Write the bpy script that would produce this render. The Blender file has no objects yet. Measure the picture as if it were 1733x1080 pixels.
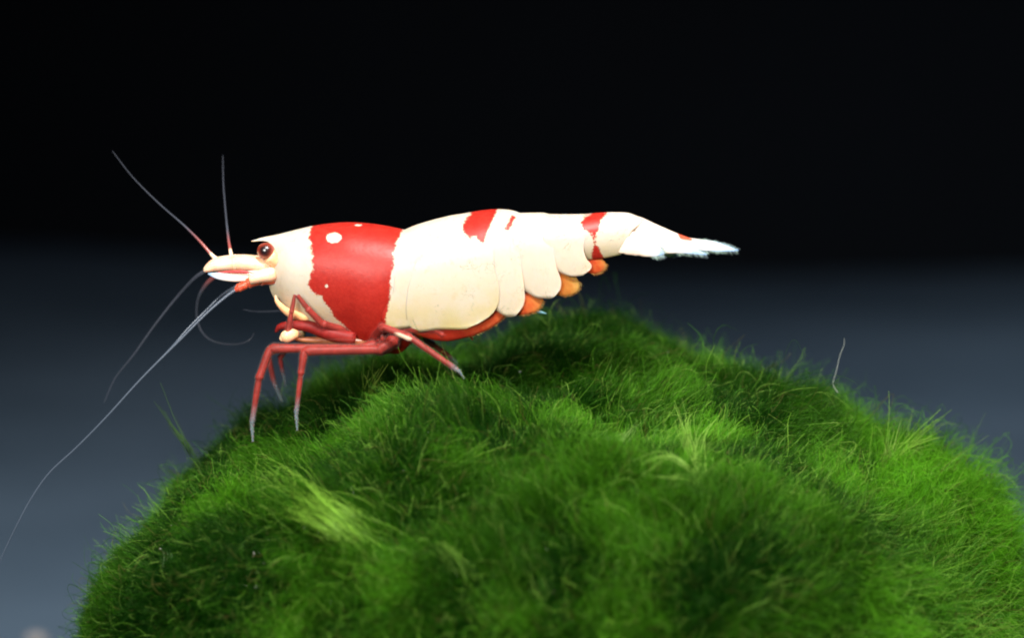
import bpy, bmesh, math, random
import numpy as np
from mathutils import Vector, Matrix, noise
from mathutils.bvhtree import BVHTree
from mathutils.kdtree import KDTree

random.seed(7)
rng = np.random.default_rng(11)
scene = bpy.context.scene
COL = scene.collection

# ------------------------------------------------------------------ camera
D = 50.0                      # distance of the lens from the animal (1 unit = 3 mm or so)
PITCH = math.radians(8.0)
cam_d = bpy.data.cameras.new('camera')
cam = bpy.data.objects.new('camera', cam_d)
COL.objects.link(cam)
cam.location = (0, -D * math.cos(PITCH), D * math.sin(PITCH))
cam.rotation_euler = (math.radians(90) - PITCH, 0, 0)
cam_d.sensor_width = 36
cam_d.lens = 36 * D / 17.33
cam_d.clip_start = 0.5
cam_d.clip_end = 2000
cam_d.dof.use_dof = True
cam_d.dof.focus_distance = D - 0.45
cam_d.dof.aperture_fstop = (cam_d.lens / 1000.0) / 0.95
scene.camera = cam

# ------------------------------------------------------------------ world, lamps, exposure
world = bpy.data.worlds.new('World')
scene.world = world
world.use_nodes = True
bg = world.node_tree.nodes['Background']
bg.inputs['Color'].default_value = (0.35, 0.5, 0.8, 1)
bg.inputs['Strength'].default_value = 0.02


def area_lamp(name, loc, target, sx, sy, power, color, spread=180):
    l = bpy.data.lights.new(name, 'AREA')
    l.shape = 'RECTANGLE'
    l.size, l.size_y = sx, sy
    l.energy = power
    l.color = color
    l.spread = math.radians(spread)
    o = bpy.data.objects.new(name, l)
    COL.objects.link(o)
    o.location = loc
    o.rotation_euler = (Vector(target) - Vector(loc)).to_track_quat('-Z', 'Y').to_euler()
    return o


area_lamp('aquarium_lamp', (10, -33, 48), (1, 0, -2), 14, 11, 14000, (1.0, 0.975, 0.93), 70)
area_lamp('front_fill', (-14, -46, 16), (-1, 0, 0.5), 16, 12, 3800, (1.0, 0.94, 0.88), 60)  # added soft fill from the camera's left, evens out the shrimp's flank
area_lamp('rear_lamp', (-34, 30, 28), (-33.9, 32, -13), 40, 10, 2700, (0.90, 0.97, 1.0), 125)
area_lamp('far_lamp', (46, 66, 30), (46, 67, -13), 70, 8, 4300, (0.88, 0.96, 1.0), 120)

scene.view_settings.view_transform = 'Standard'
scene.view_settings.look = 'None'
scene.view_settings.exposure = 0
scene.view_settings.gamma = 1
scene.cycles.filter_width = 2.0
scene.cycles.max_bounces = 8
scene.cycles.transparent_max_bounces = 16
scene.cycles.sample_clamp_indirect = 6

# ------------------------------------------------------------------ helpers
CAM = np.array(cam.location)
UP = np.array([0, math.sin(PITCH), math.cos(PITCH)])
FW = np.array([0, math.cos(PITCH), -math.sin(PITCH)])
RT = np.array([1.0, 0, 0])


def ray(px, py):
    return FW + RT * ((px - 866.5) / 100 / D) - UP * ((py - 540) / 100 / D)


def W(px, py, y=0.0):
    """measured position in the picture + depth y  ->  place in the scene"""
    d = ray(px, py)
    t = (y - CAM[1]) / d[1]
    return CAM + d * t


def tag(o, label=None, cat=None, group=None, kind=None):
    if label: o['label'] = label
    if cat: o['category'] = cat
    if group: o['group'] = group
    if kind: o['kind'] = kind
    return o


def link(o, parent=None):
    COL.objects.link(o)
    if parent is not None:
        o.parent = parent
    return o


def mesh_obj(name, verts, faces, mat, parent=None, smooth=True, attrs=None):
    me = bpy.data.meshes.new(name)
    me.from_pydata([tuple(map(float, v)) for v in verts], [], faces)
    me.materials.append(mat)
    if smooth:
        me.shade_smooth()
    if attrs:
        for k, a in attrs.items():
            at = me.attributes.new(k, 'FLOAT', 'POINT')
            at.data.foreach_set('value', np.asarray(a, dtype=np.float32))
    me.update()
    return link(bpy.data.objects.new(name, me), parent)


def empty(name, loc):
    o = bpy.data.objects.new(name, None)
    o.location = loc
    o.empty_display_size = 0.3
    return link(o)


class FieldNoise:
    """smooth vector field from a sum of random waves, evaluated on whole arrays"""
    def __init__(self, seed, freq, n=14):
        r = np.random.default_rng(seed)
        k = r.normal(size=(n, 3)); k /= np.linalg.norm(k, axis=1)[:, None]
        self.k = k * freq * r.uniform(0.5, 1.6, size=(n, 1))
        self.ph = r.uniform(0, 2 * math.pi, size=(n, 3))
        self.n = n

    def __call__(self, p):
        a = p @ self.k.T
        out = np.zeros((len(p), 3))
        for i in range(3):
            out[:, i] = np.sin(a + self.ph[:, i]).sum(axis=1)
        return out / math.sqrt(self.n / 2)     # about unit variance


def curves_obj(name, pts, rad, col, mat, parent=None):
    """pts (N,K,3), rad (N,K), col (N,K,3)"""
    N, K, _ = pts.shape
    cu = bpy.data.hair_curves.new(name)
    cu.add_curves([K] * N)
    cu.attributes['position'].data.foreach_set('vector', pts.astype(np.float32).ravel())
    ra = cu.attributes.get('radius') or cu.attributes.new('radius', 'FLOAT', 'POINT')
    ra.data.foreach_set('value', rad.astype(np.float32).ravel())
    ca = cu.attributes.new('tint', 'FLOAT_COLOR', 'POINT')
    c4 = np.ones((N, K, 4), dtype=np.float32); c4[..., :3] = col
    ca.data.foreach_set('color', c4.ravel())
    cu.materials.append(mat)
    return link(bpy.data.objects.new(name, cu), parent)


def interp(tab):
    xs = np.array([t[0] for t in tab], float); ys = np.array([t[1] for t in tab], float)
    m = np.gradient(ys, xs)

    def f(x):
        x = np.clip(x, xs[0], xs[-1])
        i = np.clip(np.searchsorted(xs, x) - 1, 0, len(xs) - 2)
        h = xs[i + 1] - xs[i]; t = (x - xs[i]) / h
        # monotone-ish Hermite
        d = (ys[i + 1] - ys[i]) / h
        m0 = np.where(np.sign(m[i]) == np.sign(d), np.sign(d) * np.minimum(abs(m[i]), 3 * abs(d)), 0)
        m1 = np.where(np.sign(m[i + 1]) == np.sign(d), np.sign(d) * np.minimum(abs(m[i + 1]), 3 * abs(d)), 0)
        return ((2 * t**3 - 3 * t**2 + 1) * ys[i] + (t**3 - 2 * t**2 + t) * h * m0
                + (-2 * t**3 + 3 * t**2) * ys[i + 1] + (t**3 - t**2) * h * m1)
    return f


def smooth_path(P, n):
    """Catmull-Rom through the rows of P, n samples per span"""
    P = np.asarray(P, float)
    Q = np.vstack([2 * P[0] - P[1], P, 2 * P[-1] - P[-2]])
    out = []
    for i in range(1, len(Q) - 2):
        for k in range(n):
            t = k / n
            out.append(0.5 * ((2 * Q[i]) + (-Q[i - 1] + Q[i + 1]) * t + (2 * Q[i - 1] - 5 * Q[i] + 4 * Q[i + 1] - Q[i + 2]) * t * t
                              + (-Q[i - 1] + 3 * Q[i] - 3 * Q[i + 1] + Q[i + 2]) * t ** 3))
    out.append(Q[-2])
    return np.array(out)


# ------------------------------------------------------------------ materials
def new_mat(name):
    m = bpy.data.materials.new(name)
    m.use_nodes = True
    nt = m.node_tree
    return m, nt, nt.nodes['Principled BSDF'], nt.nodes['Material Output']


def N_(nt, t, **kw):
    n = nt.nodes.new(t)
    for k, v in kw.items():
        setattr(n, k, v)
    return n


def mixc(nt, fac, a, b):
    n = N_(nt, 'ShaderNodeMix', data_type='RGBA')
    for i, v in ((0, fac), (6, a), (7, b)):
        if isinstance(v, (int, float)): n.inputs[i].default_value = v
        elif isinstance(v, tuple): n.inputs[i].default_value = (*v, 1)
        else: nt.links.new(v, n.inputs[i])
    return n.outputs[2]


def math_(nt, op, a, b=None, c=None, clamp=False):
    n = N_(nt, 'ShaderNodeMath', operation=op, use_clamp=clamp)
    for i, v in enumerate((a, b, c)):
        if v is None: continue
        if isinstance(v, (int, float)): n.inputs[i].default_value = v
        else: nt.links.new(v, n.inputs[i])
    return n.outputs[0]


def noise_(nt, scale, detail=3, rough=0.5, vec=None):
    n = N_(nt, 'ShaderNodeTexNoise')
    n.inputs['Scale'].default_value = scale
    n.inputs['Detail'].default_value = detail
    n.inputs['Roughness'].default_value = rough
    if vec is not None: nt.links.new(vec, n.inputs['Vector'])
    return n


def ramp01(nt, v, lo, hi):
    n = N_(nt, 'ShaderNodeMapRange', interpolation_type='SMOOTHSTEP')
    nt.links.new(v, n.inputs[0])
    n.inputs[1].default_value = lo; n.inputs[2].default_value = hi
    return n.outputs[0]


WHITE = (0.88, 0.50, 0.365)
RED = (0.40, 0.013, 0.008)


def shell_material():
    """white and red pigmented cuticle; 'red' holds the signed distance into the red patches"""
    m, nt, b, out = new_mat('banded_cuticle')
    tc = N_(nt, 'ShaderNodeTexCoord').outputs['Object']
    at = N_(nt, 'ShaderNodeAttribute', attribute_name='red').outputs['Fac']
    low = N_(nt, 'ShaderNodeAttribute', attribute_name='thin').outputs['Fac']
    n1 = noise_(nt, 9, 5, 0.65, tc)
    jit = math_(nt, 'MULTIPLY', math_(nt, 'SUBTRACT', n1.outputs['Fac'], 0.5), 0.17)
    nf = noise_(nt, 38, 3, 0.6, tc)
    jit = math_(nt, 'ADD', jit, math_(nt, 'MULTIPLY', math_(nt, 'SUBTRACT', nf.outputs['Fac'], 0.5), 0.09))
    red = ramp01(nt, math_(nt, 'ADD', at, jit), -0.012, 0.020)
    n2 = noise_(nt, 1.7, 4, 0.6, tc)
    gold = math_(nt, 'MULTIPLY', math_(nt, 'MULTIPLY', low, 1.0), ramp01(nt, n2.outputs['Fac'], 0.15, 0.6), clamp=True)
    c_w = mixc(nt, gold, WHITE, (0.74, 0.41, 0.14))
    # blotches where the white pigment lies thinner
    n3 = noise_(nt, 4.5, 6, 0.7, tc)
    c_w = mixc(nt, math_(nt, 'MULTIPLY', ramp01(nt, n3.outputs['Fac'], 0.54, 0.72), 0.45), c_w, (0.74, 0.36, 0.20))
    # small cracks and specks
    v = N_(nt, 'ShaderNodeTexNoise'); nt.links.new(tc, v.inputs['Vector'])
    v.inputs['Scale'].default_value = 5.5; v.inputs['Detail'].default_value = 5; v.inputs['Distortion'].default_value = 1.2
    line = math_(nt, 'ABSOLUTE', math_(nt, 'SUBTRACT', v.outputs['Fac'], 0.5))
    line = math_(nt, 'SUBTRACT', 1.0, ramp01(nt, line, 0.003, 0.014))
    n5 = noise_(nt, 2.6, 2, 0.5, tc)
    line = math_(nt, 'MULTIPLY', line, ramp01(nt, n5.outputs['Fac'], 0.55, 0.61))
    c_w = mixc(nt, math_(nt, 'MULTIPLY', line, 0.7), c_w, (0.36, 0.22, 0.16))
    vo = N_(nt, 'ShaderNodeTexVoronoi'); nt.links.new(tc, vo.inputs['Vector']); vo.inputs['Scale'].default_value = 7
    dots = math_(nt, 'SUBTRACT', 1.0, ramp01(nt, vo.outputs['Distance'], 0.05, 0.10))
    dots = math_(nt, 'MULTIPLY', dots, ramp01(nt, n3.outputs['Fac'], 0.5, 0.56))
    c_w = mixc(nt, math_(nt, 'MULTIPLY', dots, 0.5), c_w, (0.4, 0.24, 0.15))
    n4 = noise_(nt, 22, 4, 0.7, tc)
    c_r = mixc(nt, ramp01(nt, n4.outputs['Fac'], 0.3, 0.75), RED, (0.50, 0.024, 0.014))
    c_r = mixc(nt, math_(nt, 'MULTIPLY', ramp01(nt, n3.outputs['Fac'], 0.45, 0.7), 0.5), c_r, (0.30, 0.008, 0.006))
    nt.links.new(mixc(nt, red, c_w, c_r), b.inputs['Base Color'])
    b.inputs['Roughness'].default_value = 0.42
    b.inputs['Specular IOR Level'].default_value = 0.25
    b.inputs['Subsurface Weight'].default_value = 0.8
    b.inputs['Subsurface Radius'].default_value = (0.30, 0.17, 0.09)
    b.inputs['Subsurface Scale'].default_value = 0.6
    bump = N_(nt, 'ShaderNodeBump'); bump.inputs['Strength'].default_value = 0.25; bump.inputs['Distance'].default_value = 0.03
    nt.links.new(n3.outputs['Fac'], bump.inputs['Height'])
    b2 = N_(nt, 'ShaderNodeBump'); b2.inputs['Strength'].default_value = 0.15; b2.inputs['Distance'].default_value = 0.01
    nt.links.new(n4.outputs['Fac'], b2.inputs['Height']); nt.links.new(bump.outputs[0], b2.inputs['Normal'])
    nt.links.new(b2.outputs[0], b.inputs['Normal'])
    return m


def flesh_material(name, c1, c2, sss=0.6, trans=0.0, rough=0.35, scale=3.0, radius=(0.3, 0.08, 0.04)):
    m, nt, b, out = new_mat(name)
    tc = N_(nt, 'ShaderNodeTexCoord').outputs['Object']
    n = noise_(nt, scale, 5, 0.6, tc)
    nt.links.new(mixc(nt, ramp01(nt, n.outputs['Fac'], 0.3, 0.7), c1, c2), b.inputs['Base Color'])
    b.inputs['Roughness'].default_value = rough
    b.inputs['Specular IOR Level'].default_value = 0.35
    b.inputs['Subsurface Weight'].default_value = sss
    b.inputs['Subsurface Radius'].default_value = radius
    b.inputs['Subsurface Scale'].default_value = 0.5
    b.inputs['Transmission Weight'].default_value = trans
    bump = N_(nt, 'ShaderNodeBump'); bump.inputs['Strength'].default_value = 0.3; bump.inputs['Distance'].default_value = 0.02
    nt.links.new(n.outputs['Fac'], bump.inputs['Height']); nt.links.new(bump.outputs[0], b.inputs['Normal'])
    return m


def sheath_material():
    m, nt, b, out = new_mat('clear_cuticle')
    b.inputs['Base Color'].default_value = (0.60, 0.42, 0.38, 1); b.inputs['Roughness'].default_value = 0.42
    tc = N_(nt, 'ShaderNodeTexCoord').outputs['Object']
    n = noise_(nt, 14, 4, 0.6, tc)
    bump = N_(nt, 'ShaderNodeBump'); bump.inputs['Strength'].default_value = 0.4; bump.inputs['Distance'].default_value = 0.01
    nt.links.new(n.outputs['Fac'], bump.inputs['Height']); nt.links.new(bump.outputs[0], b.inputs['Normal'])
    tr = N_(nt, 'ShaderNodeBsdfTransparent'); mx = N_(nt, 'ShaderNodeMixShader'); mx.inputs[0].default_value = 0.968
    nt.links.new(b.outputs[0], mx.inputs[1]); nt.links.new(tr.outputs[0], mx.inputs[2])
    nt.links.new(mx.outputs[0], out.inputs['Surface'])
    return m


def paddle_material(name, base, edge):
    """thin glowing flap: redder at its root, amber towards the free end, with fine rays"""
    m, nt, b, out = new_mat(name)
    tc = N_(nt, 'ShaderNodeTexCoord').outputs['Object']
    al = N_(nt, 'ShaderNodeAttribute', attribute_name='along').outputs['Fac']
    n = noise_(nt, 5, 5, 0.65, tc)
    w = N_(nt, 'ShaderNodeTexWave'); nt.links.new(tc, w.inputs['Vector']); w.bands_direction = 'DIAGONAL'
    w.inputs['Scale'].default_value = 5; w.inputs['Distortion'].default_value = 4
    f = math_(nt, 'ADD', al, math_(nt, 'MULTIPLY', math_(nt, 'SUBTRACT', n.outputs['Fac'], 0.5), 0.9))
    c = mixc(nt, ramp01(nt, f, 0.35, 0.85), base, edge)
    c = mixc(nt, math_(nt, 'MULTIPLY', w.outputs['Fac'], 0.12), c, base)
    nt.links.new(c, b.inputs['Base Color'])
    b.inputs['Roughness'].default_value = 0.4
    b.inputs['Subsurface Weight'].default_value = 0.5; b.inputs['Subsurface Radius'].default_value = (0.3, 0.14, 0.05); b.inputs['Subsurface Scale'].default_value = 0.4
    tl = N_(nt, 'ShaderNodeBsdfTranslucent'); nt.links.new(c, tl.inputs['Color'])
    m1 = N_(nt, 'ShaderNodeMixShader'); m1.inputs[0].default_value = 0.35
    nt.links.new(b.outputs[0], m1.inputs[1]); nt.links.new(tl.outputs[0], m1.inputs[2])
    tr = N_(nt, 'ShaderNodeBsdfTransparent'); mx = N_(nt, 'ShaderNodeMixShader'); mx.inputs[0].default_value = 0.12
    nt.links.new(m1.outputs[0], mx.inputs[1]); nt.links.new(tr.outputs[0], mx.inputs[2])
    nt.links.new(mx.outputs[0], out.inputs['Surface'])
    bump = N_(nt, 'ShaderNodeBump'); bump.inputs['Strength'].default_value = 0.25; bump.inputs['Distance'].default_value = 0.01
    nt.links.new(w.outputs['Fac'], bump.inputs['Height']); nt.links.new(bump.outputs[0], b.inputs['Normal'])
    return m


def leg_material(name='leg_flesh', red=(0.17, 0.007, 0.003), tip=(0.16, 0.22, 0.25)):
    """red flesh under a clear skin; attribute 'along' runs 0..1 to the colourless claw"""
    m, nt, b, out = new_mat(name)
    tc = N_(nt, 'ShaderNodeTexCoord').outputs['Object']
    n = noise_(nt, 7, 4, 0.6, tc)
    al = N_(nt, 'ShaderNodeAttribute', attribute_name='along').outputs['Fac']
    w = N_(nt, 'ShaderNodeAttribute', attribute_name='white').outputs['Fac']
    c = mixc(nt, ramp01(nt, n.outputs['Fac'], 0.3, 0.7), red, tuple(min(1, v * 1.6 + 0.004) for v in red))
    jit = math_(nt, 'ADD', al, math_(nt, 'MULTIPLY', math_(nt, 'SUBTRACT', n.outputs['Fac'], 0.5), 0.10))
    clear = ramp01(nt, jit, 0.80, 0.94)
    c = mixc(nt, clear, c, tip)
    c = mixc(nt, w, c, (0.80, 0.62, 0.45))
    nt.links.new(c, b.inputs['Base Color'])
    b.inputs['Roughness'].default_value = 0.5
    b.inputs['Specular IOR Level'].default_value = 0.2
    b.inputs['Subsurface Weight'].default_value = 0.4
    b.inputs['Subsurface Radius'].default_value = (0.2, 0.05, 0.04)
    b.inputs['Subsurface Scale'].default_value = 0.3
    b.inputs['Sheen Roughness'].default_value = 0.3
    b.inputs['Sheen Tint'].default_value = (1.0, 0.75, 0.72, 1)
    tr = N_(nt, 'ShaderNodeBsdfTransparent')
    mix = N_(nt, 'ShaderNodeMixShader')
    nt.links.new(math_(nt, 'ADD', math_(nt, 'MULTIPLY', clear, 0.42), 0.20), mix.inputs[0])
    nt.links.new(b.outputs[0], mix.inputs[1]); nt.links.new(tr.outputs[0], mix.inputs[2])
    nt.links.new(mix.outputs[0], out.inputs['Surface'])
    return m


def filament_material(name, gain=1.0, gloss=0.022):
    m, nt, b, out = new_mat(name)
    nt.nodes.remove(b)
    at = N_(nt, 'ShaderNodeAttribute', attribute_name='tint').outputs['Color']
    g = N_(nt, 'ShaderNodeVectorMath', operation='SCALE'); nt.links.new(at, g.inputs[0]); g.inputs['Scale'].default_value = gain
    d = N_(nt, 'ShaderNodeBsdfDiffuse'); t = N_(nt, 'ShaderNodeBsdfTranslucent'); gl = N_(nt, 'ShaderNodeBsdfAnisotropic')
    gl.inputs['Roughness'].default_value = 0.35
    gl.inputs['Color'].default_value = (0.45, 0.7, 0.25, 1)
    nt.links.new(g.outputs[0], d.inputs['Color']); nt.links.new(g.outputs[0], t.inputs['Color'])
    m1 = N_(nt, 'ShaderNodeMixShader'); m1.inputs[0].default_value = 0.45
    nt.links.new(d.outputs[0], m1.inputs[1]); nt.links.new(t.outputs[0], m1.inputs[2])
    m2 = N_(nt, 'ShaderNodeMixShader'); m2.inputs[0].default_value = gloss
    nt.links.new(m1.outputs[0], m2.inputs[1]); nt.links.new(gl.outputs[0], m2.inputs[2])
    nt.links.new(m2.outputs[0], out.inputs['Surface'])
    return m


def simple(name, col, rough=0.5, spec=0.3):
    m, nt, b, out = new_mat(name)
    b.inputs['Base Color'].default_value = (*col, 1)
    b.inputs['Roughness'].default_value = rough
    b.inputs['Specular IOR Level'].default_value = spec
    return m


# ------------------------------------------------------------------ the setting: tank floor and dark rear wall
FLOOR_Z = -13.0
WALL_Y = 112.0


def floor_material():
    m, nt, b, out = new_mat('fine_blue_grey_sand')
    tc = N_(nt, 'ShaderNodeTexCoord').outputs['Object']
    n = noise_(nt, 0.05, 4, 0.55, tc); n2 = noise_(nt, 6, 3, 0.6, tc)
    c = mixc(nt, ramp01(nt, n.outputs['Fac'], 0.3, 0.7), (0.090, 0.135, 0.19), (0.14, 0.20, 0.275))
    c = mixc(nt, math_(nt, 'MULTIPLY', ramp01(nt, n2.outputs['Fac'], 0.5, 0.7), 0.4), c, (0.12, 0.16, 0.2))
    nt.links.new(c, b.inputs['Base Color'])
    b.inputs['Roughness'].default_value = 0.85
    b.inputs['Specular IOR Level'].default_value = 0.1
    bump = N_(nt, 'ShaderNodeBump'); bump.inputs['Strength'].default_value = 0.4; bump.inputs['Distance'].default_value = 0.15
    nt.links.new(n2.outputs['Fac'], bump.inputs['Height']); nt.links.new(bump.outputs[0], b.inputs['Normal'])
    return m


def build_setting():
    nx, ny = 90, 90
    xs = np.linspace(-130, 130, nx); ys = np.linspace(-40, WALL_Y + 3, ny)
    v = []
    for y in ys:
        for x in xs:
            h = 0.5 * noise.noise(Vector((x * 0.06, y * 0.05, 3.1))) + 0.12 * noise.noise(Vector((x * 0.3, y * 0.3, 1)))
            h += 2.4 * min(1, max(0, (-x - 2) / 45)) ** 1.2 * max(0, (y - 62) / 50) ** 1.5
            if (x * x + y * y) < 300: h *= (x * x + y * y) / 300
            v.append((x, y, FLOOR_Z + h))
    f = [(j * nx + i, j * nx + i + 1, (j + 1) * nx + i + 1, (j + 1) * nx + i) for j in range(ny - 1) for i in range(nx - 1)]
    tag(mesh_obj('floor', v, f, floor_material()), kind='structure')
    m, nt, b, out = new_mat('black_rear_panel')
    tc = N_(nt, 'ShaderNodeTexCoord').outputs['Object']
    n = noise_(nt, 0.04, 3, 0.5, tc)
    nt.links.new(mixc(nt, n.outputs['Fac'], (0.007, 0.008, 0.010), (0.011, 0.017, 0.026)), b.inputs['Base Color'])
    b.inputs['Roughness'].default_value = 0.7; b.inputs['Specular IOR Level'].default_value = 0.1
    bm = bmesh.new()
    bmesh.ops.create_cube(bm, size=1, matrix=Matrix.Translation((0, WALL_Y + 1, 40)) @ Matrix.Diagonal((260, 2, 110, 1)))
    me = bpy.data.meshes.new('rear_wall'); bm.to_mesh(me); bm.free(); me.materials.append(m)
    tag(link(bpy.data.objects.new('rear_wall', me)), kind='structure')


build_setting()

# ------------------------------------------------------------------ moss ball
BC = np.array([0.78, 1.2, -6.2])
BR = np.array([7.62, 7.2, 4.86])


def ball_radius(dirs):
    """unit directions -> surface points"""
    e = 2.2
    q = (np.abs(dirs / BR) ** e).sum(axis=1) ** (-1 / e)
    p = BC + dirs * q[:, None]

    def bump(px, pz, py, h, sx, sz, sy):
        d = ((p[:, 0] - px) / sx) ** 2 + ((p[:, 2] - pz) / sz) ** 2 + ((p[:, 1] - py) / sy) ** 2
        return h * np.exp(-d)
    h = np.zeros(len(p))
    h += bump(-1.6, -1.0, -1.8, 0.75, 1.3, 1.8, 1.4)        # hump in front, beneath the legs
    h += bump(1.3, -0.6, 4.0, 1.05, 1.7, 2.4, 2.2)          # hump behind the tail
    h += bump(-0.6, -0.6, 1.0, -0.55, 1.7, 1.6, 0.9)        # trough the animal straddles
    h += bump(0.6, -0.7, 0.9, -0.40, 1.6, 1.6, 0.9)
    h += bump(-3.6, -1.6, -1.6, -0.75, 1.2, 1.5, 1.5)       # hollow where the front feet stand
    h += bump(-3.0, -1.0, 0.4, -0.30, 1.0, 1.5, 1.2)
    h += bump(4.8, -1.0, 1.5, -0.28, 2.2, 1.6, 2.8)
    h += bump(6.4, -2.2, 1.2, -0.55, 1.8, 1.7, 3.5)
    h += bump(2.6, -1.0, 1.8, -0.30, 1.2, 1.5, 1.5)
    f1 = FieldNoise(5, 0.55); f2 = FieldNoise(6, 1.5); f3 = FieldNoise(8, 3.6)
    h += 0.14 * f1(p)[:, 0] + 0.145 * f2(p)[:, 0] + 0.045 * f3(p)[:, 0]
    return p + dirs * h[:, None]


def build_ball():
    nu, nv = 260, 150
    dirs = []
    for j in range(nv + 1):
        th = math.pi * j / nv
        for i in range(nu):
            ph = 2 * math.pi * i / nu
            dirs.append((math.sin(th) * math.cos(ph), math.sin(th) * math.sin(ph), math.cos(th)))
    P = ball_radius(np.array(dirs))
    P[:, 2] = np.maximum(P[:, 2], FLOOR_Z - 0.05)
    F = []
    for j in range(nv):
        for i in range(nu):
            a = j * nu + i; b_ = j * nu + (i + 1) % nu
            F.append((a, a + nu, b_ + nu, b_))
    m, nt, b, out = new_mat('moss_core')
    tc = N_(nt, 'ShaderNodeTexCoord').outputs['Object']
    n = noise_(nt, 3, 6, 0.7, tc)
    nt.links.new(mixc(nt, n.outputs['Fac'], (0.004, 0.014, 0.002), (0.02, 0.05, 0.006)), b.inputs['Base Color'])
    b.inputs['Roughness'].default_value = 0.9; b.inputs['Specular IOR Level'].default_value = 0.05
    root = empty('moss_ball', (BC[0], BC[1], FLOOR_Z))
    tag(root, 'large round ball of fuzzy green algae moss that the shrimp stands on', 'moss ball')
    base = np.array(root.location)
    o = mesh_obj('moss_core', P - base, F, m, root)
    return root, base, P, F


ball, ball_base, BP, BF = build_ball()
bvh = BVHTree.FromPolygons([tuple(p) for p in BP], BF)


def on_moss(px, py):
    d = ray(px, py)
    hit = bvh.ray_cast(Vector(CAM), Vector(d).normalized())
    if hit[0] is None:
        return None, None
    n = np.array(hit[1])
    if n @ d > 0: n = -n
    return np.array(hit[0]), n


def painted_tone(p):
    """lit places (+) and shaded places (-) painted into the filament colour"""
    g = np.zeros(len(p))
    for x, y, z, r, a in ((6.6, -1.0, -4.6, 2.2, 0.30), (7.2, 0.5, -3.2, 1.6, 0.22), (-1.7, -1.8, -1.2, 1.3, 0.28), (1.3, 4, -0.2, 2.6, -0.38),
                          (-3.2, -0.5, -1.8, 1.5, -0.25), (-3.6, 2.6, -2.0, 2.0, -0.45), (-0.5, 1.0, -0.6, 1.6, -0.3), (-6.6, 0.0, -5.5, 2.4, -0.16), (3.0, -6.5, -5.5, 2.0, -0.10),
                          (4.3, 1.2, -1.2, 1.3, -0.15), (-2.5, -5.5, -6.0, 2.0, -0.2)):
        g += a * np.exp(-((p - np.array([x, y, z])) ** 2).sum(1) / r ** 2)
    return g


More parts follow.
